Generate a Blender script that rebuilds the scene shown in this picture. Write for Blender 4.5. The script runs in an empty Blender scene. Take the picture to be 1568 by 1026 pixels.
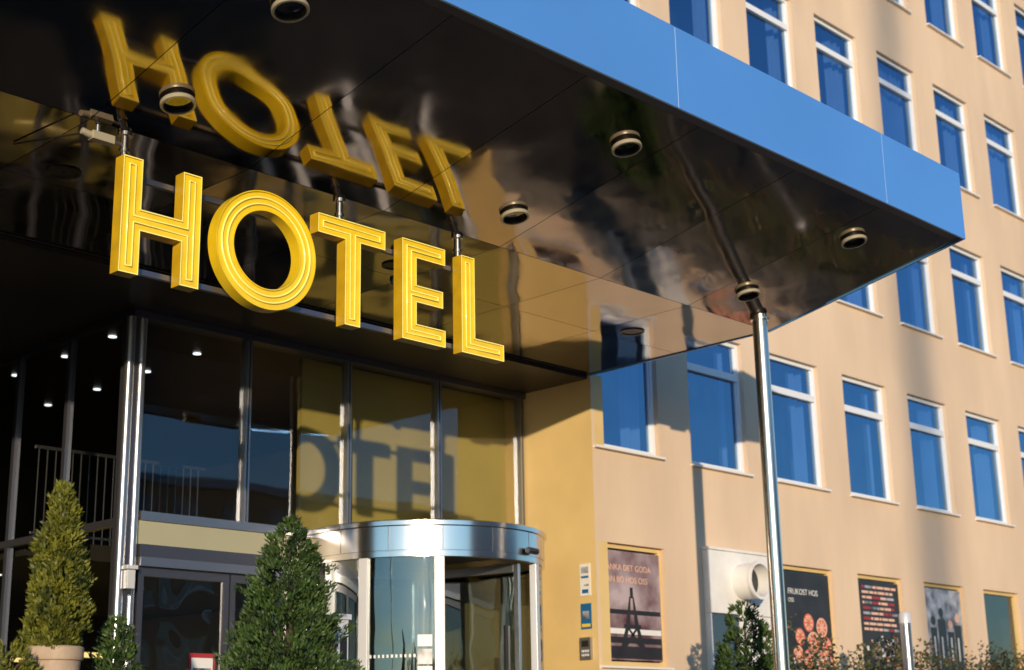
import bpy, bmesh, math, random
from mathutils import Vector, Matrix, noise
random.seed(7)
S = bpy.context.scene
COL = S.collection

# ------------------------------------------------------------------ materials
def mat(name, col, rough=0.6, metal=0.0, var=0.0, vscale=3.0, bump=0.0, bscale=60.0, bdist=0.01,
        emis=None, estr=0.0, spec=0.5, coat=0.0, col2=None, detail=4.0, stretch=None):
    m = bpy.data.materials.new(name); m.use_nodes = True
    nt = m.node_tree; N = nt.nodes; L = nt.links
    p = N['Principled BSDF']
    p.inputs['Base Color'].default_value = (*col, 1)
    p.inputs['Roughness'].default_value = rough
    p.inputs['Metallic'].default_value = metal
    p.inputs['Specular IOR Level'].default_value = spec
    p.inputs['Coat Weight'].default_value = coat
    tc = N.new('ShaderNodeTexCoord')
    if var > 0 or col2:
        n = N.new('ShaderNodeTexNoise'); n.inputs['Scale'].default_value = vscale; n.inputs['Detail'].default_value = detail
        if stretch:
            mp = N.new('ShaderNodeMapping'); mp.inputs['Scale'].default_value = stretch
            L.new(tc.outputs['Object'], mp.inputs['Vector']); L.new(mp.outputs['Vector'], n.inputs['Vector'])
        else:
            L.new(tc.outputs['Object'], n.inputs['Vector'])
        r = N.new('ShaderNodeValToRGB')
        a = tuple(c*(1-var) for c in col); b = col2 if col2 else tuple(min(1, c*(1+var)) for c in col)
        r.color_ramp.elements[0].position = 0.32; r.color_ramp.elements[1].position = 0.68
        r.color_ramp.elements[0].color = (*a, 1); r.color_ramp.elements[1].color = (*b, 1)
        L.new(n.outputs['Fac'], r.inputs['Fac']); L.new(r.outputs['Color'], p.inputs['Base Color'])
    if bump > 0:
        n2 = N.new('ShaderNodeTexNoise'); n2.inputs['Scale'].default_value = bscale; n2.inputs['Detail'].default_value = 2.0
        L.new(tc.outputs['Object'], n2.inputs['Vector'])
        b = N.new('ShaderNodeBump'); b.inputs['Strength'].default_value = bump; b.inputs['Distance'].default_value = bdist
        L.new(n2.outputs['Fac'], b.inputs['Height']); L.new(b.outputs['Normal'], p.inputs['Normal'])
    if emis:
        p.inputs['Emission Color'].default_value = (*emis, 1); p.inputs['Emission Strength'].default_value = estr
    return m

def glass(name, tint, base, gcol, mult=1.2, rough=0.01, wav=0.03, wscale=1.2):
    # thin sheet: symmetric Schlick reflectance, so light passes the same way from both sides
    m = bpy.data.materials.new(name); m.use_nodes = True
    nt = m.node_tree; N = nt.nodes; L = nt.links
    N.remove(N['Principled BSDF']); out = N['Material Output']
    t = N.new('ShaderNodeBsdfTransparent'); t.inputs['Color'].default_value = (*tint, 1)
    g = N.new('ShaderNodeBsdfGlossy'); g.inputs['Color'].default_value = (*gcol, 1); g.inputs['Roughness'].default_value = rough
    f = N.new('ShaderNodeLayerWeight'); f.inputs['Blend'].default_value = 0.5
    pw = N.new('ShaderNodeMath'); pw.operation = 'POWER'; pw.inputs[1].default_value = 4.0
    L.new(f.outputs['Facing'], pw.inputs[0])
    ma = N.new('ShaderNodeMath'); ma.operation = 'MULTIPLY_ADD'; ma.use_clamp = True
    ma.inputs[1].default_value = mult; ma.inputs[2].default_value = base
    L.new(pw.outputs[0], ma.inputs[0])
    mx = N.new('ShaderNodeMixShader')
    L.new(ma.outputs[0], mx.inputs[0]); L.new(t.outputs[0], mx.inputs[1]); L.new(g.outputs[0], mx.inputs[2])
    L.new(mx.outputs[0], out.inputs['Surface'])
    tc = N.new('ShaderNodeTexCoord'); n = N.new('ShaderNodeTexNoise'); n.inputs['Scale'].default_value = wscale
    n.inputs['Detail'].default_value = 1.0
    b = N.new('ShaderNodeBump'); b.inputs['Strength'].default_value = 1.0; b.inputs['Distance'].default_value = wav
    L.new(tc.outputs['Object'], n.inputs['Vector']); L.new(n.outputs['Fac'], b.inputs['Height'])
    L.new(b.outputs['Normal'], g.inputs['Normal'])
    return m

M = {}
M['stucco'] = mat('cream_stucco', (0.655, 0.495, 0.355), 0.85, var=0.09, vscale=0.8, bump=0.4, bscale=90, bdist=0.006, detail=8, stretch=(1.3,1,.45))
M['stucco_entry'] = mat('entry_stucco', (0.66, 0.48, 0.21), 0.6, var=0.07, vscale=1.5, bump=0.2, bscale=90, bdist=0.004, detail=7)
M['panel'] = mat('pale_door_panel', (0.36, 0.35, 0.25), 0.4, var=0.04, vscale=1.5)
M['frame'] = mat('white_frame', (0.72, 0.74, 0.78), 0.35)
M['sill'] = mat('sill_metal', (0.75, 0.74, 0.74), 0.35)
M['winglass'] = glass('window_glass', (0.46, 0.62, 0.84), 0.40, (0.36, 0.60, 0.92), mult=1.0, wav=0.016, wscale=1.0)
M['lobbyglass'] = glass('lobby_glass', (0.74, 0.74, 0.68), 0.08, (0.8, 0.88, 1.0), mult=.95, wav=0.004, wscale=0.8)
M['doorglass'] = glass('door_glass', (0.6, 0.66, 0.66), 0.14, (0.85, 0.85, 0.85), mult=.85, wav=0.01, wscale=1.5)
M['curtain'] = mat('curtain_cloth', (0.34, 0.44, 0.58), 0.9)
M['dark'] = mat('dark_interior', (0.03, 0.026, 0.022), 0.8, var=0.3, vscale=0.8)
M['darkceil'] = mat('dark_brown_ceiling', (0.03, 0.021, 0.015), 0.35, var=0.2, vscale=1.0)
M['steel'] = mat('polished_steel', (0.64, 0.60, 0.59), 0.18, 1.0, bump=0.05, bscale=8, bdist=0.004)
M['brushed'] = mat('brushed_steel', (0.66, 0.62, 0.57), 0.25, 1.0, bump=0.08, bscale=8, bdist=0.004)
M['alu'] = mat('aluminium', (0.42, 0.42, 0.45), 0.28, 0.9, bump=0.05, bscale=30, bdist=0.002)
M['darkalu'] = mat('dark_aluminium', (0.16, 0.16, 0.19), 0.3, 0.8)
M['whitealu'] = mat('white_aluminium', (0.62, 0.63, 0.67), 0.35, 0.2)
M['blue'] = mat('blue_fascia_metal', (0.13, 0.38, 0.82), 0.30, 0.45, var=0.05, vscale=0.5)
M['seam'] = mat('pale_seam_sealant', (0.45, 0.55, 0.7), 0.6)
M['black'] = mat('black_plastic', (0.015, 0.015, 0.017), 0.4)
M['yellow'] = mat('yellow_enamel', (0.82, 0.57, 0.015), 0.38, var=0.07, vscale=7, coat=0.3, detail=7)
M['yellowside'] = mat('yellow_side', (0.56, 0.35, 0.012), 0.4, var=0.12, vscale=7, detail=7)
M['tube'] = mat('neon_tube', (1.0, 0.92, 0.25), 0.15, coat=0.6)
M['lampring'] = mat('downlight_ring', (0.48, 0.44, 0.34), 0.35, 0.3)
M['lens'] = mat('downlight_lens', (0.03, 0.03, 0.035), 0.05, coat=1)
M['olive'] = mat('olive_wall', (0.44, 0.36, 0.10), 0.8, var=0.08, vscale=1.0)
M['lit'] = mat('interior_downlight', (1, 1, 1), 0.5, emis=(0.85, 0.92, 1.0), estr=2.5)
M['warmstreak'] = mat('warm_reflection_glow', (1, 1, 1), 0.5, emis=(1.0, 0.65, 0.12), estr=1.2)  # emissive colour imitating yellow streaks reflected in the door glass, not a lamp
M['white'] = mat('white_paint', (0.74, 0.73, 0.72), 0.45, var=0.06, vscale=4, detail=8)
M['red'] = mat('red_print', (0.35, 0.03, 0.04), 0.5)
M['maroon'] = mat('maroon_print', (0.13, 0.045, 0.055), 0.4, col2=(0.45, 0.36, 0.38), vscale=2.2, var=0.2)
M['blackprint'] = mat('black_print', (0.022, 0.018, 0.02), 0.35, var=0.3, vscale=3)
M['greyprint'] = mat('grey_print', (0.10, 0.12, 0.18), 0.4, col2=(0.55, 0.55, 0.6), vscale=5, var=0.5)
M['orange'] = mat('orange_print', (0.62, 0.13, 0.06), 0.5, var=0.25, vscale=12)
M['peach'] = mat('peach_print', (0.75, 0.45, 0.33), 0.5, var=0.1, vscale=12)
M['plateblue'] = mat('blue_plate', (0.01, 0.12, 0.30), 0.35)
M['plateyellow'] = mat('yellow_plate', (0.75, 0.55, 0.05), 0.4)
M['terracotta'] = mat('pale_terracotta', (0.42, 0.31, 0.22), 0.7, var=0.15, vscale=8, bump=0.2, bscale=50)
M['soil'] = mat('soil', (0.03, 0.02, 0.015), 1.0)
M['bark'] = mat('bark', (0.07, 0.045, 0.03), 0.9, var=0.3, vscale=20, bump=0.5, bscale=40)
M['thuja'] = mat('thuja_foliage', (0.05, 0.075, 0.008), 0.6, col2=(0.19, 0.19, 0.015), var=0.4, vscale=9)
M['spruce'] = mat('dark_conifer_foliage', (0.016, 0.045, 0.008), 0.6, col2=(0.06, 0.115, 0.02), var=0.4, vscale=8)
M['hedge'] = mat('hedge_leaves', (0.02, 0.045, 0.012), 0.5, col2=(0.10, 0.11, 0.035), var=0.4, vscale=4)
M['reds'] = mat('hedge_red_leaves', (0.16, 0.07, 0.03), 0.6, var=0.4, vscale=6)
M['asphalt'] = mat('asphalt', (0.045, 0.045, 0.047), 0.9, var=0.2, vscale=0.5, bump=0.4, bscale=60)
M['paving'] = mat('paving', (0.07, 0.066, 0.062), 0.85, var=0.2, vscale=1.5, bump=0.2, bscale=30)
M['kerb'] = mat('granite_kerb', (0.26, 0.25, 0.24), 0.8, var=0.2, vscale=12)
M['stone'] = mat('planter_stone', (0.16, 0.145, 0.13), 0.8, var=0.2, vscale=5, bump=0.3, bscale=25)
M['brick'] = mat('brown_render', (0.26, 0.19, 0.14), 0.85, var=0.12, vscale=1.0)
M['farglass'] = mat('far_window', (0.03, 0.05, 0.08), 0.08, spec=0.8)
M['treeline'] = mat('far_foliage', (0.035, 0.05, 0.02), 0.8, var=0.4, vscale=0.4)

# soffit : polished dark sheet metal, gently buckled per panel
def soffit_mat():
    m = bpy.data.materials.new('polished_dark_panel'); m.use_nodes = True
    nt = m.node_tree; N = nt.nodes; L = nt.links; p = N['Principled BSDF']
    p.inputs['Base Color'].default_value = (0.32, 0.28, 0.255, 1)
    p.inputs['Metallic'].default_value = 1.0
    p.inputs['Roughness'].default_value = 0.06
    tc = N.new('ShaderNodeTexCoord'); n = N.new('ShaderNodeTexNoise'); n.inputs['Scale'].default_value = 0.9
    n.inputs['Detail'].default_value = 1.6; n.inputs['Roughness'].default_value = 0.35
    b = N.new('ShaderNodeBump'); b.inputs['Strength'].default_value = 1.0; b.inputs['Distance'].default_value = 0.018
    L.new(tc.outputs['Object'], n.inputs['Vector']); L.new(n.outputs['Fac'], b.inputs['Height'])
    L.new(b.outputs['Normal'], p.inputs['Normal'])
    # faint dust so the sheet is not uniformly polished
    n3 = N.new('ShaderNodeTexNoise'); n3.inputs['Scale'].default_value = 3.0; n3.inputs['Detail'].default_value = 6
    mr = N.new('ShaderNodeMapRange'); mr.inputs['From Min'].default_value = .35; mr.inputs['From Max'].default_value = .75
    mr.inputs['To Min'].default_value = .04; mr.inputs['To Max'].default_value = .12
    L.new(tc.outputs['Object'], n3.inputs['Vector']); L.new(n3.outputs['Fac'], mr.inputs['Value']); L.new(mr.outputs[0], p.inputs['Roughness'])
    return m
M['soffit'] = soffit_mat()

# ------------------------------------------------------------------ mesh helpers
class MB:
    def __init__(s): s.v = []; s.f = []; s.m = []; s.mats = []
    def mi(s, k):
        if k not in s.mats: s.mats.append(k)
        return s.mats.index(k)
    def quad(s, pts, k):
        i = len(s.v); s.v += [tuple(p) for p in pts]; s.f.append(tuple(range(i, i+len(pts)))); s.m.append(s.mi(k))
    def box(s, x0, x1, y0, y1, z0, z1, k):
        i = len(s.v)
        s.v += [(x0,y0,z0),(x1,y0,z0),(x1,y1,z0),(x0,y1,z0),(x0,y0,z1),(x1,y0,z1),(x1,y1,z1),(x0,y1,z1)]
        for f in ((0,3,2,1),(4,5,6,7),(0,1,5,4),(1,2,6,5),(2,3,7,6),(3,0,4,7)):
            s.f.append(tuple(i+a for a in f)); s.m.append(s.mi(k))
    def cyl(s, a, b, r0, r1, k, n=24, caps=True):
        a = Vector(a); b = Vector(b); d = (b-a).normalized()
        u = d.orthogonal().normalized(); w = d.cross(u)
        i = len(s.v)
        for c, r in ((a, r0), (b, r1)):
            for j in range(n):
                t = 2*math.pi*j/n; s.v.append(tuple(c + u*math.cos(t)*r + w*math.sin(t)*r))
        for j in range(n):
            j2 = (j+1) % n; s.f.append((i+j, i+j2, i+n+j2, i+n+j)); s.m.append(s.mi(k))
        if caps:
            s.f.append(tuple(i+j for j in reversed(range(n)))); s.m.append(s.mi(k))
            s.f.append(tuple(i+n+j for j in range(n))); s.m.append(s.mi(k))
    def lathe(s, c, axis, prof, k, n=40, closed=False):
        c = Vector(c); d = Vector(axis).normalized(); u = d.orthogonal().normalized(); w = d.cross(u)
        i = len(s.v); P = len(prof)
        for j in range(n):
            t = 2*math.pi*j/n
            for r, h in prof: s.v.append(tuple(c + (u*math.cos(t)+w*math.sin(t))*r + d*h))
        for j in range(n):
            j2 = (j+1) % n
            for q in range(P if closed else P-1):
                q2 = (q+1) % P
                s.f.append((i+j*P+q, i+j2*P+q, i+j2*P+q2, i+j*P+q2)); s.m.append(s.mi(k))
    def arc(s, cx, cy, r0, r1, z0, z1, a0, a1, k, n=24):
        pr = []
        for j in range(n+1):
            t = math.radians(a0+(a1-a0)*j/n); c, q = math.cos(t), math.sin(t)
            pr.append([(cx+c*r0, cy+q*r0, z0), (cx+c*r1, cy+q*r1, z0), (cx+c*r1, cy+q*r1, z1), (cx+c*r0, cy+q*r0, z1)])
        i = len(s.v)
        for p in pr: s.v += p
        for j in range(n):
            a = i+4*j; b = a+4
            for q in range(4):
                q2 = (q+1) % 4; s.f.append((a+q, b+q, b+q2, a+q2)); s.m.append(s.mi(k))
        s.f.append((i, i+1, i+2, i+3)); s.m.append(s.mi(k)); e = i+4*n
        s.f.append((e+3, e+2, e+1, e)); s.m.append(s.mi(k))
    def build(s, name, parent=None, smooth=None, bevel=0.0, fixn=True):
        me = bpy.data.meshes.new(name); me.from_pydata(s.v, [], s.f)
        for k in s.mats: me.materials.append(M[k])
        me.polygons.foreach_set('material_index', s.m); me.update()
        if fixn:
            bm = bmesh.new(); bm.from_mesh(me); bmesh.ops.recalc_face_normals(bm, faces=bm.faces); bm.to_mesh(me); bm.free()
        o = bpy.data.objects.new(name, me); COL.objects.link(o)
        if parent: o.parent = parent
        if smooth:
            for p in me.polygons: p.use_smooth = True
            bm = bmesh.new(); bm.from_mesh(me)
            for e in bm.edges:
                if len(e.link_faces) == 2 and e.calc_face_angle(0) > math.radians(smooth): e.smooth = False
            bm.to_mesh(me); bm.free()
        if bevel:
            b = o.modifiers.new('bevel', 'BEVEL'); b.width = bevel; b.segments = 2; b.limit_method = 'ANGLE'
        return o

def empty(name):
    e = bpy.data.objects.new(name, None); COL.objects.link(e); return e

def tube_curve(name, pts, r, k, parent, cyclic=True):
    cu = bpy.data.curves.new(name, 'CURVE'); cu.dimensions = '3D'; cu.bevel_depth = r; cu.bevel_resolution = 3
    sp = cu.splines.new('POLY'); sp.points.add(len(pts)-1)
    for i, p in enumerate(pts): sp.points[i].co = (*p, 1)
    sp.use_cyclic_u = cyclic
    cu.materials.append(M[k]); o = bpy.data.objects.new(name, cu); COL.objects.link(o); o.parent = parent
    return o

def text(name, s, x, y, z, size, k, parent, align='LEFT'):
    cu = bpy.data.curves.new(name, 'FONT'); cu.body = s; cu.size = size; cu.align_x = align; cu.extrude = 0.001
    cu.materials.append(M[k]); o = bpy.data.objects.new(name, cu); COL.objects.link(o)
    o.location = (x, y, z); o.rotation_euler = (math.pi/2, 0, 0); o.parent = parent
    return o

# ------------------------------------------------------------------ key dimensions (metres)
FY = 13.0          # main facade plane
XC = 15.1          # right end of the canopy / recess
ZC = 5.46          # flat ceiling height
YB = 10.05         # soffit break line
GY = 14.3          # lobby glass plane
YF = 7.40          # canopy fascia plane
def zs_(y): return 5.473 + 0.204*(YB-y)

# ------------------------------------------------------------------ ground
g = MB(); g.quad([(-400,-400,0),(400,-400,0),(400,400,0),(-400,400,0)], 'asphalt'); g.build('ground')
g = MB()
g.box(-40, 60, -3.6, 40, 0.0, 0.12, 'paving'); g.build('pavement')
g = MB()
for i in range(66): g.box(-40+i*1.5+0.004, -38.5+i*1.5-0.004, -3.9, -3.604, 0.0, 0.125, 'kerb')
g.build('kerb')
g = MB()
for i in range(20): g.quad([(-60+i*6,-9,0.004),(-57+i*6,-9,0.004),(-57+i*6,-8.85,0.004),(-60+i*6,-8.85,0.004)], 'white')
g.build('road_marking')

# ------------------------------------------------------------------ main building
bld = empty('hotel_building')
K0, KS, WW = 15.16, 2.138, 1.40
rows = [(1.6, 3.21)] + [(4.50+3.337*r, 6.54+3.337*r) for r in range(5)]
kmin, kmax = -9, 16
wins = []
for ri, (z0, z1) in enumerate(rows):
    for k in range(kmin, kmax+1):
        if ri <= 1 and k < 0: continue
        if ri == 0 and k == 1: continue
        x0 = K0+KS*k; wins.append((ri, k, x0, x0+WW, z0, z1))
xs = sorted(set([-8.0, 2.0, XC, 52.0] + [K0+KS*k for k in range(kmin, kmax+1)] + [K0+KS*k+WW for k in range(kmin, kmax+1)]))
zz = sorted(set([0.0, ZC, 21.6] + [a for r in rows for a in r]))
wset = [(w[2], w[3], w[4], w[5]) for w in wins]
w = MB()
for i in range(len(xs)-1):
    for j in range(len(zz)-1):
        cx = (xs[i]+xs[i+1])/2; cz = (zz[j]+zz[j+1])/2
        if 2.0 < cx < XC and cz < ZC: continue
        if any(a < cx < b and c < cz < d for a, b, c, d in wset): continue
        w.quad([(xs[i],FY,zz[j]),(xs[i+1],FY,zz[j]),(xs[i+1],FY,zz[j+1]),(xs[i],FY,zz[j+1])], 'stucco')
RD = 0.15
for a, b, c, d in wset:
    w.quad([(a,FY,c),(a,FY,d),(a,FY+RD,d),(a,FY+RD,c)], 'stucco')
    w.quad([(b,FY,c),(b,FY+RD,c),(b,FY+RD,d),(b,FY,d)], 'stucco')
    w.quad([(a,FY,d),(b,FY,d),(b,FY+RD,d),(a,FY+RD,d)], 'stucco')
    w.quad([(a,FY,c),(a,FY+RD,c),(b,FY+RD,c),(b,FY,c)], 'stucco')
me_w = w.build('walls', bld, fixn=False)
bm = bmesh.new(); bm.from_mesh(me_w.data); bmesh.ops.remove_doubles(bm, verts=bm.verts, dist=0.0005); bm.to_mesh(me_w.data); bm.free()
w = MB()
w.box(-8, -7.85, FY+0.002, 30, 0, 21.6, 'stucco'); w.box(51.85, 52, FY+0.002, 30, 0, 21.6, 'stucco')
w.box(-8, 52, 29.8, 30, 0, 21.5, 'stucco')
w.box(-8.1, 52.1, FY-0.12, 30.1, 21.6, 21.85, 'darkalu')
w.build('roof_and_end_walls', bld)
w = MB(); w.box(XC+0.003, 52, FY-0.035, FY-0.001, 0.12, 1.0, 'stone'); w.build('plinth', bld)
fr = MB(); gl = MB(); cu = MB(); dk = MB()
y0, y1 = FY+0.07, FY+0.14
for ri, k, a, b, c, d in wins:
    t = 0.065
    if ri > 0:
        fr.box(a+.004, a+t, y0, y1, c+.004, d-.004, 'frame'); fr.box(b-t, b-.004, y0, y1, c+.004, d-.004, 'frame')
        fr.box(a+t, b-t, y0, y1, d-t, d-.004, 'frame'); fr.box(a+t, b-t, y0, y1, c+.004, c+t, 'frame')
        zt = d-(d-c)*0.27
        fr.box(a+t, b-t, y0-.012, y1, zt-.055, zt+.055, 'frame')
        for (p, q) in ((c+t, zt-.055), (zt+.055, d-t)):
            fr.box(a+t, a+t+.03, y0+.02, y1+.02, p, q, 'frame'); fr.box(b-t-.03, b-t, y0+.02, y1+.02, p, q, 'frame')
            tilt = random.uniform(-.012, .012)
            gl.quad([(a+t,y1-.02,p),(b-t,y1-.02+tilt,p),(b-t,y1-.02+tilt*.5,q),(a+t,y1-.02,q)], 'winglass')
        fr.box(a-.03, b+.05, FY-.07, y0, c-.035, c-.006, 'sill')
        full = random.random() < 0.22
        spans = [(a+.02, b-.02)] if full else [(a, a+random.uniform(.25, .5)), (b-random.uniform(.25, .55), b)]
        for (u, v) in spans:
            n = max(8, int((v-u)/0.02)); ph = random.uniform(0, 6)
            pts = [(u+(v-u)*i/n, FY+.34+.055*math.sin(i*.72+ph)+.02*math.sin(i*.31+ph)) for i in range(n+1)]
            for i in range(n):
                cu.quad([(pts[i][0],pts[i][1],c-.1),(pts[i+1][0],pts[i+1][1],c-.1),(pts[i+1][0],pts[i+1][1],d+.1),(pts[i][0],pts[i][1],d+.1)], 'curtain')
    else:
        t = .06
        K = 'stucco_entry'
        fr.box(a+.004, a+t, y0, y1, c+.004, d-.004, K); fr.box(b-t, b-.004, y0, y1, c+.004, d-.004, K)
        fr.box(a+t, b-t, y0, y1, d-t, d-.004, K); fr.box(a+t, b-t, y0, y1, c+.004, c+t, K)
        gl.quad([(a+t,y1-.02,c+t),(b-t,y1-.02,c+t),(b-t,y1-.02,d-t),(a+t,y1-.02,d-t)], 'doorglass')
        fr.box(a-.03, b+.04, FY-.06, y0, c-.035, c-.006, 'sill')
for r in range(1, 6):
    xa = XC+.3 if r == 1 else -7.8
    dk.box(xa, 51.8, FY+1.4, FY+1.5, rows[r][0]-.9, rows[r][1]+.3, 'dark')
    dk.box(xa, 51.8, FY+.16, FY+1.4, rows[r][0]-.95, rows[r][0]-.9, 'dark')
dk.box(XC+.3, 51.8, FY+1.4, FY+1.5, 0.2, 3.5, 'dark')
fr.build('window_frames', bld, bevel=0.004); gl.build('window_panes', bld, fixn=False); cu.build('curtains', bld, fixn=False, smooth=60); dk.build('rooms', bld)

# recess : side wall, back, ceiling
w = MB()
w.box(XC, XC+.25, FY+0.002, 24, 0.12, ZC+.02, 'stucco_entry')
w.build('recess_side_wall', bld)
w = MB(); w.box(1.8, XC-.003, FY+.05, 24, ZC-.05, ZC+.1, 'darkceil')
w.box(8.75, XC-.003, GY-.10, GY+.10, ZC-.13, ZC-.053, 'darkalu')
w.box(1.8, 2.0, FY+.002, 24, 0.12, ZC-.053, 'stucco_entry')
w.box(1.8, XC, 24, 24.2, .12, ZC, 'dark')
w.build('recess_ceiling', bld)

# lobby glazing
lob = MB(); lg = MB()
gx = [8.8, 10.36, 11.9, 13.45, 15.04]
zT = ZC-.13
for i, x in enumerate(gx):
    ww = .10 if i == 0 else .035
    if i: lob.box(x-ww, x+ww, GY-.07, GY+.05, 3.16, zT-.002, 'alu')
    if i: lob.box(x-.008, x+.008, GY-.075, GY-.071, 3.16, zT-.002, 'black')
lob.box(8.74, 8.9, GY-.04, GY+.12, .12, zT-.002, 'darkalu')
lob.cyl((8.76, GY-.02, .12), (8.76, GY-.02, zT-.004), .055, .055, 'alu', 20)
lob.cyl((8.91, GY-.02, .12), (8.91, GY-.02, zT-.004), .05, .05, 'alu', 20)
for i in range(4):
    lg.quad([(gx[i],GY,3.16),(gx[i+1],GY,3.16),(gx[i+1],GY,zT),(gx[i],GY,zT)], 'lobbyglass')
lob.box(8.97, 15.04, GY-.08, GY+.06, 3.06, 3.158, 'alu')
lob.box(8.97, 11.6, GY-.05, GY+.05, 2.80, 3.057, 'panel')
lob.box(8.97, 11.6, GY-.09, GY+.06, 2.66, 2.797, 'darkalu')
lob.box(8.97, 11.6, GY-.11, GY+.06, 2.56, 2.657, 'alu')
lob.box(14.0, 15.095, GY-.03, GY+.05, .12, 3.057, 'stucco_entry')
for (a, b) in ((8.99, 10.18), (10.2, 11.4)):
    lob.box(a, a+.07, GY-.04, GY+.03, .14, 2.555, 'darkalu'); lob.box(b-.07, b, GY-.04, GY+.03, .14, 2.555, 'darkalu')
    lob.box(a+.07, b-.07, GY-.04, GY+.03, 2.46, 2.555, 'darkalu'); lob.box(a+.07, b-.07, GY-.04, GY+.03, .14, .3, 'darkalu')
    lg.quad([(a+.07,GY-.01,.3),(b-.07,GY-.01,.3),(b-.07,GY-.01,2.46),(a+.07,GY-.01,2.46)], 'doorglass')
ys = [14.42, 15.6, 16.8, 18.0, 19.4]
for i in range(4):
    lg.quad([(8.8,ys[i],.12),(8.8,ys[i+1],.12),(8.8,ys[i+1],zT),(8.8,ys[i],zT)], 'lobbyglass')
    lob.box(8.76, 8.84, ys[i+1]-.035, ys[i+1]+.035, .12, zT, 'darkalu')
lob.box(8.755, 8.845, 14.43, 19.4, 3.0, 3.08, 'darkalu')
lob.box(8.77, 8.83, 14.43, 19.4, zT, ZC-.053, 'darkalu')
lob.box(2.0, 8.75, 19.36, 19.5, .12, ZC-.053, 'dark')
lob.build('lobby_glazing_frames', bld, smooth=30); lg.build('lobby_glass_panes', bld, fixn=False)
it = MB()
it.box(11.45, 15.09, 14.62, 14.70, 3.2, 5.38, 'olive')
it.box(8.9, XC-.003, 16.6, 23.9, 2.9, 3.1, 'dark')
it.box(8.9, XC-.003, 23.8, 23.95, .12, ZC-.06, 'dark')
it.box(8.95, 11.4, 16.58, 16.62, 4.20, 4.24, 'darkalu')
it.box(8.95, 11.4, 16.58, 16.62, 3.16, 3.19, 'darkalu')
for i in range(21): it.cyl((9.0+i*.115, 16.6, 3.1), (9.0+i*.115, 16.6, 4.2), .009, .009, 'darkalu', 8)
for (x, y) in ((10.4,15.4),(10.45,16.6),(9.2,15.4),(9.27,16.6),(10.5,17.9),(9.3,17.9),(9.3,19.2),(10.5,19.2)):
    it.cyl((x,y,ZC-.053),(x,y,ZC-.062), .05,.05,'lit',16)
for (x, y) in ((9.6,17.2),(10.8,17.2),(9.6,18.6),(10.8,18.6),(9.6,20),(12,17.4),(12,19)):
    it.cyl((x,y,2.899),(x,y,2.888), .06,.06,'lit',16)
it.box(9.1, 9.9, 18.0, 18.05, 1.75, 1.82, 'warmstreak'); it.box(10.3, 11.8, 19.0, 19.05, 1.9, 1.97, 'warmstreak')  # added glow strips in place of the yellow reflections on the lower doors
it.box(9.2, 12.5, 20, 20.8, .12, 1.3, 'olive')
it.build('lobby_interior', bld)

# ------------------------------------------------------------------ door notice
nb = MB(); nb.box(9.86-.17, 9.86+.17, GY-.025, GY-.018, 1.34, 1.66, 'red'); nb.box(9.86-.14, 9.86+.14, GY-.029, GY-.0255, 1.39, 1.61, 'white')
nb.box(9.86-.12, 9.86+.12, GY-.031, GY-.0295, 1.44, 1.50, 'greyprint'); nb.build('door_notice')
nb = MB(); nb.box(8.78, 8.88, GY-.16, GY-.072, 2.30, 2.50, 'whitealu'); nb.box(8.76, 8.90, GY-.18, GY-.072, 2.505, 2.55, 'whitealu')
nb.cyl((8.83,GY-.12,2.30),(8.83,GY-.12,2.24),.03,.025,'lens',16); nb.build('wall_lamp', bevel=.008)

# ------------------------------------------------------------------ revolving door
rd = empty('revolving_door')
CX, CY, R = 12.84, 13.9, 1.52
d = MB()
d.lathe((CX,CY,0),(0,0,1),[(R-.10,2.74),(R,2.74),(R,2.80),(R-.012,2.803),(R-.012,2.812),(R,2.815),(R,3.09),(R+.03,3.10),(R+.03,3.15),(R-.02,3.17),(.01,3.17)], 'steel', 96)
d.build('drum_band', rd, smooth=40)
d = MB()
for a in (-172,-148,-124,-100,-76,-52,-28,-4): d.arc(CX,CY,R+.0005,R+.002,2.82,3.088,a-.12,a+.12,'black',1)
d.build('band_joints', rd)
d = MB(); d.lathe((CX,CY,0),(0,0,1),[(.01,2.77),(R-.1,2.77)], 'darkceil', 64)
for i in range(5):
    a = math.radians(-150+i*30); d.cyl((CX+.95*math.cos(a),CY+.95*math.sin(a),2.769),(CX+.95*math.cos(a),CY+.95*math.sin(a),2.76),.05,.05,'lampring',16)
d.build('drum_soffit', rd)
d = MB()
for s0, s1 in ((-178,-160),(-160,-126),(-66,-34),(-34,2)):
    d.arc(CX,CY,R-.045,R-.035,.22,2.738,s0,s1,'doorglass',16)
d.build('curved_glass', rd, smooth=30)
d = MB()
for a in (-180,-160,-125.5,-66.5,-34,0):
    wd = 2.2
    d.arc(CX,CY,R-.09,R-.005,.13,2.738,a-wd,a+wd,'whitealu',3)
d.arc(CX,CY,R-.08,R-.01,.13,.22,-178,-127.8,'alu',20); d.arc(CX,CY,R-.08,R-.01,.13,.22,-64,0,'alu',20)
d.build('drum_posts', rd, bevel=.004)
d = MB(); dg = MB()
d.cyl((CX,CY,.13),(CX,CY,2.768),.06,.06,'darkalu',20)
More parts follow.
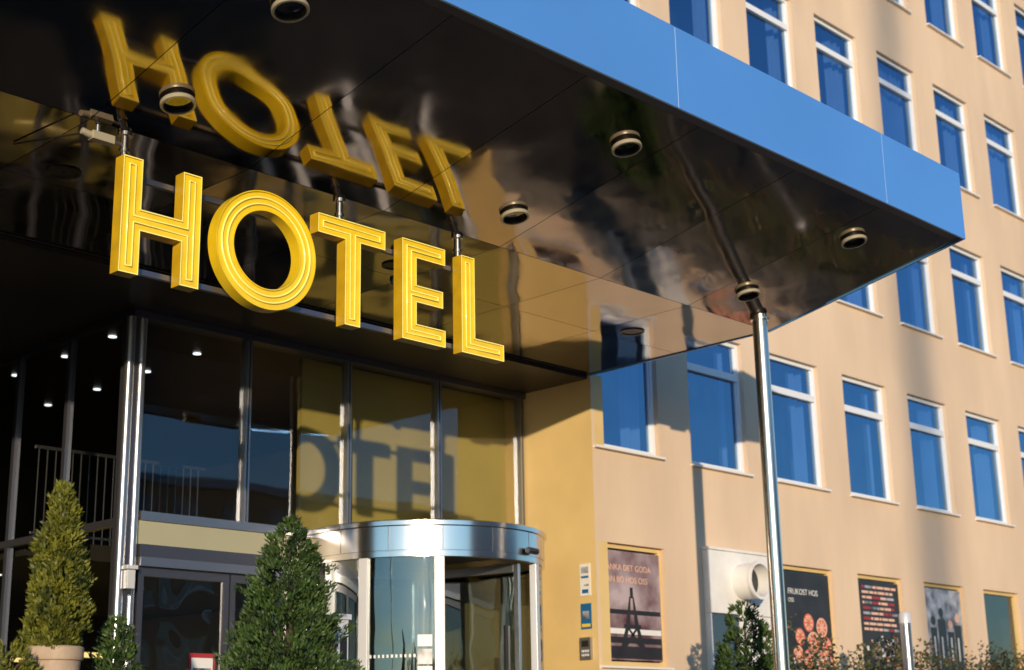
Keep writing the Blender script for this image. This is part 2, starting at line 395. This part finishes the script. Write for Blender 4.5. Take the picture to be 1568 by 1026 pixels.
for ang in (-78, 42, 162):
    a = math.radians(ang); u = Vector((math.cos(a), math.sin(a), 0)); n = Vector((-u.y, u.x, 0))*.025
    def plate(r0, r1, z0, z1, B, k, th=1.0):
        c = Vector((CX,CY,0)); p = [c+u*r0-n*th, c+u*r1-n*th, c+u*r1+n*th, c+u*r0+n*th]
        i = len(B.v)
        B.v += [(q.x,q.y,z0) for q in p]+[(q.x,q.y,z1) for q in p]
        for f in ((0,3,2,1),(4,5,6,7),(0,1,5,4),(1,2,6,5),(2,3,7,6),(3,0,4,7)):
            B.f.append(tuple(i+q for q in f)); B.m.append(B.mi(k))
    plate(.07,.14,.16,2.72,d,'alu'); plate(R-.18,R-.11,.16,2.72,d,'alu')
    plate(.14,R-.18,2.62,2.72,d,'alu'); plate(.14,R-.18,.16,.30,d,'alu')
    plate(.14,R-.18,.30,2.62,dg,'doorglass',.15)
    plate(R-.32,R-.28,1.4,2.0,d,'black',1.8)
d.build('door_wings', rd, bevel=.004); dg.build('wing_glass', rd)
d = MB()
for (a, z, h, k) in ((-132,1.72,.13,'white'),(-132,1.52,.17,'greyprint'),(-132,1.30,.20,'white')):
    d.arc(CX,CY,R-.0345,R-.031,z,z+h,a-3.2,a+3.2,k,3)
for i in range(14):
    a = -157+i*2.0; d.arc(CX,CY,R-.0345,R-.032,1.60,1.635,a,a+.9,'white',1)
for i in range(12):
    a = -157+i*2.4; d.arc(CX,CY,R-.0345,R-.032,1.28,1.315,a,a+.9,'white',1)
d.arc(CX,CY,R-.0305,R-.029,1.335,1.36,-134,-130.5,'black',2); d.arc(CX,CY,R-.0305,R-.029,1.40,1.45,-134,-131.5,'black',2)
d.build('door_stickers', rd)
a = math.radians(-77); u = Vector((math.cos(a), math.sin(a), 0)); tt = Vector((-u.y, u.x, 0))
d = MB(); c = Vector((CX,CY,2.86))+u*(R+.001)
d.cyl(c, c+u*.05, .03,.03,'black',14); d.cyl(c+u*.06-tt*.10, c+u*.06+tt*.10, .04,.04,'black',16)
d.cyl(c+u*.06-tt*.11, c+u*.06-tt*.10, .03,.034,'lens',16)
d.build('motion_sensor', smooth=30)

# ------------------------------------------------------------------ wall plates on the recess side wall
def plate_x(name, y0, y1, z0, z1, parts):
    b = MB(); b.box(XC-.012, XC-.001, y0, y1, z0, z1, parts[0])
    for (fy0, fy1, fz0, fz1, k) in parts[1:]:
        b.box(XC-.016, XC-.0125, y0+(y1-y0)*fy0, y0+(y1-y0)*fy1, z0+(z1-z0)*fz0, z0+(z1-z0)*fz1, k)
    return b.build(name)
plate_x('information_sign', 13.10, 13.28, 2.50, 2.92, ['white', (.15,.85,.55,.62,'plateblue'), (.15,.85,.70,.9,'greyprint'), (.15,.6,.3,.36,'greyprint'),(.2,.8,.08,.2,'plateblue')])
plate_x('entrance_sign', 13.10, 13.28, 2.07, 2.40, ['plateblue', (.1,.9,.08,.2,'plateyellow'), (.2,.8,.4,.7,'greyprint')])
b = MB(); b.box(XC-.05, XC-.001, 13.10, 13.28, 1.68, 1.96, 'alu'); b.box(XC-.054, XC-.0505, 13.13, 13.25, 1.84, 1.92, 'black')
for i in range(3):
    for j in range(2): b.box(XC-.058, XC-.0505, 13.13+i*.045, 13.16+i*.045, 1.72+j*.05, 1.75+j*.05, 'whitealu')
b.build('intercom', bevel=.006)

# ------------------------------------------------------------------ canopy
can = empty('entrance_canopy')
XL = 1.05
seams = [XL] + [2.60+1.55*i for i in range(0, 8)] + [XC]
seams = sorted(set([round(x,3) for x in seams]))
core = MB()
yz = [(YF+.03, zs_(YF)+.06), (YB, 5.473+.05), (FY-.002, ZC+.05), (FY-.002, 6.74), (YF+.03, 6.74)]
x0, x1 = XL+.03, XC-.03
n = len(yz)
i0 = len(core.v); core.v += [(x0,y,z) for y,z in yz]+[(x1,y,z) for y,z in yz]
for j in range(n): core.f.append((j,(j+1)%n,n+(j+1)%n,n+j)); core.m.append(core.mi('black'))
core.f.append(tuple(range(n))); core.m.append(0); core.f.append(tuple(reversed(range(n,2*n)))); core.m.append(0)
core.build('canopy_core', can)
G = .004
def slab(B, xa, xb, ya, yb, za, zb, th, k):
    i = len(B.v)
    B.v += [(xa,ya,za),(xb,ya,za),(xb,yb,zb),(xa,yb,zb),(xa,ya,za+th),(xb,ya,za+th),(xb,yb,zb+th),(xa,yb,zb+th)]
    for f in ((0,3,2,1),(4,5,6,7),(0,1,5,4),(1,2,6,5),(2,3,7,6),(3,0,4,7)):
        B.f.append(tuple(i+a for a in f)); B.m.append(B.mi(k))
so = MB(); rr = random.Random(3)
def dome_panel(B, xa, xb, ya, yb, zf, amp, k, nx=14, ny=18):
    i = len(B.v); ph = rr.uniform(0,6); q = rr.uniform(-.6,.6)
    for a in range(nx+1):
        for c in range(ny+1):
            u = a/nx; v = c/ny; x = xa+(xb-xa)*u; y = ya+(yb-ya)*v
            e = (math.sin(math.pi*u)*math.sin(math.pi*v))
            z = zf(y)+amp*e*(1+.6*math.sin(2*math.pi*(v+q*u)+ph)) 
            B.v.append((x,y,z))
    for a in range(nx):
        for c in range(ny):
            p = i+a*(ny+1)+c; B.f.append((p,p+1,p+ny+2,p+ny+1)); B.m.append(B.mi(k))
for s in range(len(seams)-1):
    a, b = seams[s]+G, seams[s+1]-G
    dome_panel(so, a, b, YF+.11, YB-G, zs_, .003, 'soffit')
    dome_panel(so, a, b, YB+G, 11.5-G, lambda y: 5.473-(y-YB)*.004, .003, 'soffit')
    dome_panel(so, a, b, 11.5+G, FY+.045, lambda y: 5.473-(y-YB)*.004, .003, 'soffit')
o = so.build('soffit_panels', can, smooth=30, fixn=False)
ed = MB()
slab(ed, XL, XC, YF+.004, YF+.104, zs_(YF)-.004, zs_(YF+.1)-.004, .02, 'darkalu')
ed.build('edge_trim', can)
fa = MB()
fs = [XL, 2.85, 6.37, 9.89, 13.41, XC]
for i in range(5): fa.box(fs[i]+.006, fs[i+1]-.006, YF-.02, YF+.003, zs_(YF)-.02, 6.78, 'blue')
for x in fs[1:-1]: fa.box(x-.0055, x+.0055, YF-.017, YF+.003, zs_(YF)-.015, 6.775, 'seam')
fa.build('fascia_panels', can)
sd = MB()
for xa, xb in ((XC-.028, XC), (XL, XL+.028)):
    yy = [(YF+.006, zs_(YF)-.02), (YB, 5.473-.01), (FY-.004, ZC-.015), (FY-.004, 6.779), (YF+.006, 6.779)]
    i = len(sd.v); sd.v += [(xa,y,z) for y,z in yy]+[(xb,y,z) for y,z in yy]
    for j in range(5): sd.f.append((i+j,i+(j+1)%5,i+5+(j+1)%5,i+5+j)); sd.m.append(sd.mi('blue'))
    sd.f.append(tuple(i+q for q in range(5))); sd.m.append(0); sd.f.append(tuple(i+q for q in (9,8,7,6,5))); sd.m.append(0)
sd.build('side_fascia', can)
tp = MB(); tp.box(XL+.03, XC-.03, YF+.004, FY-.003, 6.745, 6.775, 'darkalu'); tp.build('canopy_roof', can)
nrm = Vector((0, -.204, -1)).normalized()
def downlight(x, y, flat=False, recessed=False):
    b = MB(); c = Vector((x, y, 5.47 if flat else zs_(y))); ax = Vector((0,0,-1)) if flat else nrm
    if recessed:
        b.lathe(c,ax,[(.15,-.0),(.15,.012),(.125,.014),(.12,0.004),(.01,0.004)],'black',32)
    else:
        b.lathe(c,ax,[(.115,-.01),(.115,.022)],'black',40)
        b.lathe(c,ax,[(.115,.022),(.138,.024),(.141,.03),(.141,.056),(.137,.060),(.120,.061)],'lampring',40)
        b.lathe(c,ax,[(.120,.061),(.113,.055),(.11,.02)],'black',40)
        b.lathe(c,ax,[(.11,.02),(.06,.015),(.004,.014)],'lens',40)
    b.build('ceiling_downlight', can, smooth=40)
for x in (2.26, 6.13, 9.97, 13.83):
    downlight(x, 8.06); downlight(x, 9.48); downlight(x, 11.2, True, True)

def post(x, y, name):
    b = MB(); zt = zs_(y)-.0
    b.cyl((x,y,.12),(x,y,zt+.02),.088,.088,'brushed',40)
    b.lathe((x,y,zt),(0,0,-1),[(.088,.03),(.11,.03),(.11,.055),(.088,.058)],'brushed',40)
    b.cyl((x,y,.121),(x,y,.15),.15,.15,'steel',32)
    o = b.build(name, smooth=35); return o
post(14.57, 9.84, 'canopy_post'); post(1.7, 9.84, 'canopy_post')

# ------------------------------------------------------------------ HOTEL sign
sg = empty('hotel_sign')
YFt, YBk = 9.94, 10.06
zb, ztp = 4.24, 5.215
SW = .18
def offset(poly, d):
    n = len(poly); out = []
    for i in range(n):
        p0, p1, p2 = Vector(poly[i-1]), Vector(poly[i]), Vector(poly[(i+1)%n])
        a = (p1-p0).normalized(); b = (p2-p1).normalized()
        na = Vector((-a.y, a.x)); nb_ = Vector((-b.y, b.x))
        out.append(tuple(p1 + (na+nb_)*d/(1+na.dot(nb_))))
    return out
def letter(name, poly):
    inn = offset(poly, .010); B = MB(); n = len(poly)
    P = lambda q, y: (q[0], y, q[1])
    for i in range(n):
        j = (i+1) % n
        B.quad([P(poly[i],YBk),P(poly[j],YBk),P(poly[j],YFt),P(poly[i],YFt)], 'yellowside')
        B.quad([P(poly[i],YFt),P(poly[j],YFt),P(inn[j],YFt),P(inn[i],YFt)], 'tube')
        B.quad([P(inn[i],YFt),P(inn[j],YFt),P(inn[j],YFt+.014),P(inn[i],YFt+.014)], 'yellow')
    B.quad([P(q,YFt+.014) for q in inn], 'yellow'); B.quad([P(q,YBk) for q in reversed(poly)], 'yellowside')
    B.build(name, sg, fixn=False)
    tb = offset(poly, .062)
    tube_curve(name+'_neon_tube', [P(q, YFt+.006) for q in tb], .0095, 'tube', sg)
x0, x1 = 5.955, 6.70; zm = 4.70
letter('letter_H', [(x0,zb),(x0+SW,zb),(x0+SW,zm-SW/2),(x1-SW,zm-SW/2),(x1-SW,zb),(x1,zb),(x1,ztp),(x1-SW,ztp),(x1-SW,zm+SW/2),(x0+SW,zm+SW/2),(x0+SW,ztp),(x0,ztp)])
x0, x1, c = 7.93, 8.72, 8.335
letter('letter_T', [(c-SW/2,zb),(c+SW/2,zb),(c+SW/2,ztp-SW),(x1,ztp-SW),(x1,ztp),(x0,ztp),(x0,ztp-SW),(c-SW/2,ztp-SW)])
x0, x1 = 8.93, 9.48; s2 = .165
letter('letter_E', [(x0,zb),(x1,zb),(x1,zb+s2),(x0+SW,zb+s2),(x0+SW,zm-s2/2),(x1-.03,zm-s2/2),(x1-.03,zm+s2/2),(x0+SW,zm+s2/2),(x0+SW,ztp-s2),(x1,ztp-s2),(x1,ztp),(x0,ztp)])
x0, x1 = 9.695, 10.27
letter('letter_L', [(x0,zb),(x1,zb),(x1,zb+s2),(x0+SW,zb+s2),(x0+SW,ztp),(x0,ztp)])
B = MB(); RO, RI = .527, .347
prof = [(RO,-.0),(RO,-.12),(RO-.010,-.12),(RO-.010,-.106),(RI+.010,-.106),(RI+.010,-.12),(RI,-.12),(RI,0)]
B.lathe((7.383, YBk, 4.735), (0,1,0), prof, 'yellow', 96, closed=True)
B.build('letter_O', sg, smooth=40)
for q, r in enumerate((RO-.062, RI+.062)):
    tube_curve('letter_O_neon_tube_%d'%(q+1), [(7.383+r*math.cos(t*math.pi/48), YFt+.006, 4.735+r*math.sin(t*math.pi/48)) for t in range(96)], .0095, 'tube', sg)
B = MB()
B.box(6.0, 10.0, 10.075, 10.115, 5.08, 5.125, 'darkalu'); B.box(6.0, 10.2, 10.075, 10.115, 4.30, 4.345, 'darkalu')
for x in (6.05, 8.30, 9.80):
    B.cyl((x,10.10,4.30),(x,10.10,ZC+.02),.022,.022,'alu',16)
    B.cyl((x,10.10,5.20),(x,10.10,ZC+.02),.034,.034,'steel',20)
    B.cyl((x,10.10,5.30),(x,10.10,5.33),.045,.045,'steel',20)
    B.cyl((x,10.10,ZC-.02),(x,10.10,ZC+.01),.06,.06,'steel',20)
B.build('hanging_rails', sg, smooth=35)
B = MB(); B.box(5.74, 5.94, 10.06, 10.14, 5.33, 5.40, 'lampring'); B.cyl((5.80,10.10,5.40),(5.80,10.10,5.47),.02,.02,'alu',12)
B.cyl((5.66,10.10,5.38),(5.74,10.10,5.365),.028,.03,'lampring',16)
B.cyl((5.94,10.10,5.365),(6.05,10.10,5.365),.015,.015,'alu',12)
B.cyl((5.68,10.12,5.37),(5.5,10.9,5.46),.008,.008,'black',8)
B.build('cable_junction_box', bevel=.004)
B = MB(); B.cyl((9.97,11.2,5.46),(9.97,11.2,5.34),.02,.02,'black',12); B.lathe((9.97,11.2,5.34),(0,0,-1),[(.004,0),(.06,0),(.065,.03),(.05,.075),(.02,.095),(.003,.1)],'lens',24)
B.build('dome_camera', smooth=40)

# ------------------------------------------------------------------ posters
def poster_base(name, k, m, zb_=1.68, zt_=3.12):
    e = empty(name); x = K0+KS*k+.07; B = MB(); B.box(x, x+WW-.14, FY+.05, FY+.062, zb_, zt_, m); B.build('print', e)
    return e, x, x+WW-.14
e, a, b = poster_base('poster', 0, 'maroon')
text('caption_1', 'TÄNKA DET GODA', a+.06, FY+.047, 2.86, .115, 'peach', e); text('caption_2', 'KAN BO HOS OSS', a+.06, FY+.047, 2.70, .115, 'peach', e)
B = MB()
B.box(a+.02, b-.02, FY+.045, FY+.049, 2.28, 2.34, 'blackprint'); B.box(a+.02, b-.02, FY+.045, FY+.049, 2.02, 2.09, 'white')
B.box(a+.02, b-.02, FY+.045, FY+.049, 1.90, 1.98, 'blackprint'); B.box(a+.02, b-.02, FY+.045, FY+.049, 1.70, 1.86, 'blackprint')
m_ = (a+b)/2
# lattice tower: splayed legs, cross-bracing and platform
for s in (-1, 1):
    B.quad([(m_+s*.30,FY+.043,1.72),(m_+s*.20,FY+.043,1.72),(m_+s*.07,FY+.043,2.12),(m_+s*.14,FY+.043,2.12)], 'blackprint')
    B.quad([(m_+s*.14,FY+.043,2.12),(m_+s*.05,FY+.043,2.12),(m_+s*.02,FY+.043,2.52),(m_+s*.045,FY+.043,2.52)], 'blackprint')
    B.quad([(m_-s*.26,FY+.0415,1.78),(m_-s*.20,FY+.0415,1.78),(m_+s*.13,FY+.0415,2.12),(m_+s*.08,FY+.0415,2.12)], 'blackprint')
B.box(m_-.18, m_+.18, FY+.040, FY+.0412, 2.10, 2.15, 'blackprint'); B.box(m_-.03, m_+.03, FY+.040, FY+.0412, 2.5, 2.64, 'blackprint')
B.build('print_shapes', e)
e, a, b = poster_base('poster', 2, 'blackprint')
text('caption_1', 'FRUKOST HOS', a+.10, FY+.047, 2.78, .125, 'white', e); text('caption_2', 'OSS', a+.10, FY+.047, 2.66, .09, 'white', e)
rr = random.Random(5); q = 0
for (dx, z, r) in ((.62,2.36,.14),(.98,2.30,.15),(.36,2.14,.13),(.72,2.06,.17),(1.08,2.02,.14),(.28,1.88,.13),(.55,1.82,.14),(.9,1.80,.15),(1.12,1.78,.1)):
    B = MB(); yq = FY+.047-q*.0011; c = (a+dx, yq, z)
    B.cyl(c,(c[0],yq+.0009,z),r,r,'peach' if q%2 else 'orange',28); yq -= .0004
    for s in range(8):
        t0 = s*math.pi/4+.12; t1 = t0+math.pi/4-.2
        B.quad([(c[0]+.03*math.cos((t0+t1)/2),yq,z+.03*math.sin((t0+t1)/2)),(c[0]+r*.85*math.cos(t0),yq,z+r*.85*math.sin(t0)),(c[0]+r*.85*math.cos(t1),yq,z+r*.85*math.sin(t1))],'orange' if q%2 else 'peach')
    B.build('citrus_%d'%q, e, fixn=False); q += 1
B = MB()
for i in range(26):
    x = a+.1+rr.random()*1.05; z = 1.70+rr.random()*.18; B.box(x,x+.05,FY+.034,FY+.035+i*.0001,z,z+.04,rr.choice(['white','plateblue','orange']))
B.build('print_shapes', e)
e, a, b = poster_base('poster', 3, 'blackprint')
B = MB()
for r in range(9):
    z = 3.0-r*.085; x = a+.1
    while x < b-.2:
        L_ = rr.uniform(.05,.22); B.box(x,x+L_,FY+.044,FY+.0485,z,z+.04,rr.choice(['peach','red','peach','greyprint'])); x += L_+.03
for i in range(34):
    x = a+.12+rr.random()*.95; z = 1.75+rr.random()*.42; s = rr.uniform(.03,.08); B.box(x,x+s,FY+.042,FY+.0435,z,z+s*1.3,rr.choice(['white','peach','greyprint','blackprint']))
B.build('print_shapes', e)
e, a, b = poster_base('poster', 4, 'greyprint')
B = MB()
for (dx, w_, h) in ((.12,.2,.95),(.38,.26,1.1),(.7,.22,.9),(.95,.24,1.02)):
    B.box(a+dx,a+dx+w_,FY+.044,FY+.0485,1.70,1.70+h-.2,'blackprint'); B.cyl((a+dx+w_/2,FY+.044,1.62+h),(a+dx+w_/2,FY+.0485,1.62+h),.08,.08,'peach' if dx>.5 else 'blackprint',20)
    B.box(a+dx+.08,a+dx+.12,FY+.041,FY+.0435,1.9,2.3,'white')
B.build('print_shapes', e)

# ------------------------------------------------------------------ ventilation box between windows
vb = empty('ventilation_box'); B = MB()
x0, x1 = 17.42, 18.95
B.box(x0, x1, FY-.10, FY-.001, 2.38, 3.27, 'white')
B.box(x0-.02, x1+.02, FY-.13, FY-.001, 3.273, 3.31, 'white')
B.box(x0, x0+.06, FY-.08, FY-.001, .95, 2.377, 'white'); B.box(x0+.75, x0+.81, FY-.08, FY-.001, .95, 2.377, 'white')
B.box(x0+.06, x0+.75, FY-.045, FY-.037, .95, 2.377, 'farglass'); B.box(x0+.81, x1, FY-.06, FY-.037, .95, 2.377, 'white')
B.build('housing', vb, bevel=.006)
B = MB(); c0 = Vector((18.22, FY-.10, 2.85)); rad = .255
B.lathe(c0, (0,-1,0), [(rad,0),(rad,.30),(rad+.02,.30),(rad+.02,.34),(rad-.02,.34),(rad-.03,.12)], 'white', 40)
B.cyl(c0+Vector((0,-.12,0)), c0+Vector((0,-.13,0)), rad-.03, rad-.03, 'black', 28)
B.build('duct', vb, smooth=40)

# ------------------------------------------------------------------ vegetation
def leaf(B, p, d, L_, W_, k, rnd):
    d = d.normalized(); s = d.cross(Vector((rnd.uniform(-1,1), rnd.uniform(-1,1), rnd.uniform(-1,1)))).normalized()*W_
    B.quad([p, p+d*L_*.45+s, p+d*L_, p+d*L_*.45-s], k)
def conifer(name, x, y, z0, H, Rb, n, k, seed, power=.8, belly=.12, LS=.05):
    rnd = random.Random(seed); e = empty(name); B = MB()
    B.cyl((x,y,z0-.1),(x,y,z0+H*.9),.03,.008,'bark',10)
    for i in range(26):
        h = rnd.uniform(.08,.8); t = rnd.uniform(0,6.28); r = Rb*(1-h)**power*.8
        B.cyl((x,y,z0+h*H*.9),(x+r*math.cos(t),y+r*math.sin(t),z0+h*H*.9+r*.9),.009,.003,'bark',5)
    B.build('trunk', e)
    F = MB(); off = seed*3.1
    def env(h, t):
        base = (1-h)**power * min(1, (h+belly)/(.22+belly))**.6
        lump = 1+.50*noise.noise(Vector((math.cos(t)*1.7+off, math.sin(t)*1.7, h*7)))+.42*noise.noise(Vector((math.cos(t)*4+off, math.sin(t)*4, h*16)))
        return Rb*base*lump
    ns = n//14
    for i in range(ns):
        h = 1-math.sqrt(rnd.random())*1.0 if rnd.random() < .85 else rnd.random()
        t = rnd.uniform(0, 6.283); r = env(h,t)*(rnd.uniform(.45,1.0)**.5)
        if rnd.random() < .09: r *= 1.2
        c = Vector((x+r*math.cos(t), y+r*math.sin(t), z0+h*H))
        d0 = Vector((math.cos(t)*.75, math.sin(t)*.75, 1.0+rnd.uniform(-.5,.4)))
        for j in range(14):
            d = d0+Vector((rnd.uniform(-.8,.8), rnd.uniform(-.8,.8), rnd.uniform(-.5,.5)))
            p = c+Vector((rnd.uniform(-1,1),rnd.uniform(-1,1),rnd.uniform(-1,1)))*.026
            leaf(F, p, d, LS*rnd.uniform(.6,1.4), LS*.18*rnd.uniform(.7,1.3), k, rnd)
    F.build('foliage', e, fixn=False)
    return e
def pot(name, x, y, z0, h, r, k='terracotta'):
    B = MB(); B.lathe((x,y,z0),(0,0,1),[(.01,0),(r*.68,0),(r*.93,h*.86),(r,h*.87),(r*1.03,h*.9),(r*1.03,h*.985),(r*.98,h),(r*.88,h),(r*.86,h*.93)],k,40)
    B.lathe((x,y,z0),(0,0,1),[(.01,h*.93),(r*.86,h*.93)],'soil',24)
    B.build(name, smooth=40)
B = MB(); B.box(3.6, 7.9, 8.75, 10.4, .12, .56, 'stone'); B.box(3.55, 7.95, 8.7, 10.45, .563, .62, 'stone'); B.build('planter_wall', bevel=.01)
pot('plant_pot', 5.42, 9.6, .62, .70, .19)
conifer('thuja_tree', 5.42, 9.6, 1.30, 1.15, .205, 17000, 'thuja', 4, power=.55, belly=.5, LS=.042)
pot('plant_pot', 7.12, 9.20, .62, .36, .30, 'stone')
conifer('cypress_tree', 7.12, 9.20, .80, 1.50, .50, 32000, 'spruce', 9, power=.60, belly=.4, LS=.042)
conifer('dwarf_conifer', 6.0, 9.75, .62, .92, .22, 9000, 'spruce', 12, power=.45, belly=.6, LS=.045)
conifer('dwarf_conifer', 5.0, 9.45, .62, .70, .30, 9000, 'thuja', 15, power=.45, belly=.6, LS=.045)
pot('plant_pot', 15.4, 10.9, .12, .6, .28, 'stone')
conifer('cypress_tree', 15.4, 10.9, .65, 1.58, .42, 15000, 'spruce', 21, power=.36, belly=.6, LS=.06)
rnd = random.Random(31); H = MB(); e = empty('hedge'); T = MB()
for i in range(26):
    x = 16.9+i*.6; y = 11.6+rnd.uniform(-.2,.2); T.cyl((x,y,.12),(x+rnd.uniform(-.15,.15),y,1.5),.025,.008,'bark',6)
for i in range(1600):
    x = rnd.uniform(16.7, 33); y = 11.6+rnd.uniform(-.45,.45)
    top = 1.80+.38*noise.noise(Vector((x*1.1, y*.8, 2)))+.18*noise.noise(Vector((x*3.5, y*2, 7)))
    z = .3+(top-.3)*(rnd.random()**.6)
    for j in range(14):
        p = Vector((x,y,z))+Vector((rnd.gauss(0,.07),rnd.gauss(0,.07),rnd.gauss(0,.08)))
        leaf(H, p, Vector((rnd.uniform(-1,1),rnd.uniform(-1,1),rnd.uniform(-.3,1.2))), rnd.uniform(.04,.08), rnd.uniform(.012,.025), 'reds' if rnd.random()<.12 else 'hedge', rnd)
T.build('stems', e); H.build('leaves', e, fixn=False)

B = MB(); B.cyl((18.9,10.7,.12),(18.9,10.7,2.26),.075,.075,'alu',28); B.lathe((18.9,10.7,2.26),(0,0,1),[(.075,-.12),(.082,-.12),(.082,.0),(.06,.03),(.005,.04)],'whitealu',28)
B.cyl((18.9,10.7,.121),(18.9,10.7,.16),.12,.12,'darkalu',24); B.build('bollard_light', smooth=40)
B = MB(); B.box(8.55, 8.67, 10.35, 10.60, .12, 1.70, 'whitealu'); B.box(8.53, 8.69, 10.33, 10.62, 1.703, 1.75, 'whitealu'); B.box(8.57,8.65,10.342,10.348,1.3,1.55,'black'); B.box(8.50,8.72,10.30,10.65,.121,.16,'darkalu'); B.build('ashtray_post', bevel=.008)

# ------------------------------------------------------------------ surroundings behind the viewer
B = MB(); px, py = -52.3, -72.0
B.cyl((px,py,0),(px,py,36),.34,.22,'whitealu',24); B.cyl((px,py,0),(px,py,.5),.62,.6,'stone',24); B.lathe((px,py,36),(0,0,1),[(.2,0),(.4,.05),(.4,.2),(.01,.3)],'plateyellow',20)
B.build('flagpole', smooth=35)
ob = empty('office_building'); B = MB(); Wd = MB()
B.box(14, 90, -62, -42, 0, 15, 'brick'); B.box(13.7, 90.3, -62.3, -41.7, 15.003, 15.5, 'darkalu')
for r in range(4):
    for i in range(24):
        x = 15.5+i*3.1; z = 1.4+r*3.6
        Wd.box(x, x+1.8, -41.995, -41.93, z, z+1.9, 'farglass'); Wd.box(x-.08, x+1.88, -41.996, -41.90, z-.1, z-.003, 'frame'); Wd.box(x+.86, x+.94, -41.929, -41.9, z, z+1.9, 'frame')
B.build('walls', ob); Wd.build('windows', ob)
rnd = random.Random(8); F = MB()
for i in range(140):
    ang = math.radians(rnd.uniform(150, 330)); rr_ = rnd.uniform(105, 150); cx, cy = rr_*math.cos(ang), rr_*math.sin(ang)
    if cx > 10 and cy < -35 and cx < 95 and cy > -66: continue
    hh = rnd.uniform(4, 7.5)
    for j in range(40):
        p = Vector((cx+rnd.gauss(0,2), cy+rnd.gauss(0,2), rnd.uniform(.5,1)*hh))
        leaf(F, p, Vector((rnd.uniform(-1,1),rnd.uniform(-1,1),rnd.uniform(-1,1))), rnd.uniform(1,2), .7, 'treeline', rnd)
F.build('background_trees', fixn=False)

# ------------------------------------------------------------------ light
dirv = Vector((.9, 1.0, -1.345*math.tan(math.radians(7.0)))).normalized()
sl = bpy.data.lights.new('sun', 'SUN'); sl.energy = 4.4; sl.angle = math.radians(.55); sl.color = (1.0, .80, .55)
so_ = bpy.data.objects.new('sun', sl); COL.objects.link(so_); so_.rotation_euler = dirv.to_track_quat('-Z', 'Y').to_euler()
wd = bpy.data.worlds.new('World'); S.world = wd; wd.use_nodes = True
nt = wd.node_tree; bg = nt.nodes['Background']; sk = nt.nodes.new('ShaderNodeTexSky'); sk.sky_type = 'NISHITA'; sk.sun_disc = False
sk.sun_elevation = math.radians(7.0); sk.sun_rotation = math.radians(222); sk.air_density = 1.0; sk.dust_density = .1; sk.ozone_density = 3.8
nt.links.new(sk.outputs[0], bg.inputs[0]); bg.inputs[1].default_value = .30

# ------------------------------------------------------------------ camera
cd = bpy.data.cameras.new('camera'); cam = bpy.data.objects.new('camera', cd); COL.objects.link(cam)
cd.sensor_width = 36; cd.lens = 52.9; cd.clip_end = 2000; cd.clip_start = .05
r = Vector((.6947,-.7192,-.0182)).normalized(); bk = Vector((-.6968,-.6668,-.2639)).normalized(); up = bk.cross(r).normalized(); r = up.cross(bk)
cam.matrix_world = Matrix(((r.x,up.x,bk.x,0),(r.y,up.y,bk.y,0),(r.z,up.z,bk.z,.6),(0,0,0,1)))
cd.dof.use_dof = True; cd.dof.focus_distance = 13.0; cd.dof.aperture_fstop = 1.6
S.camera = cam
S.view_settings.view_transform = 'Standard'; S.view_settings.look = 'None'; S.view_settings.exposure = 0
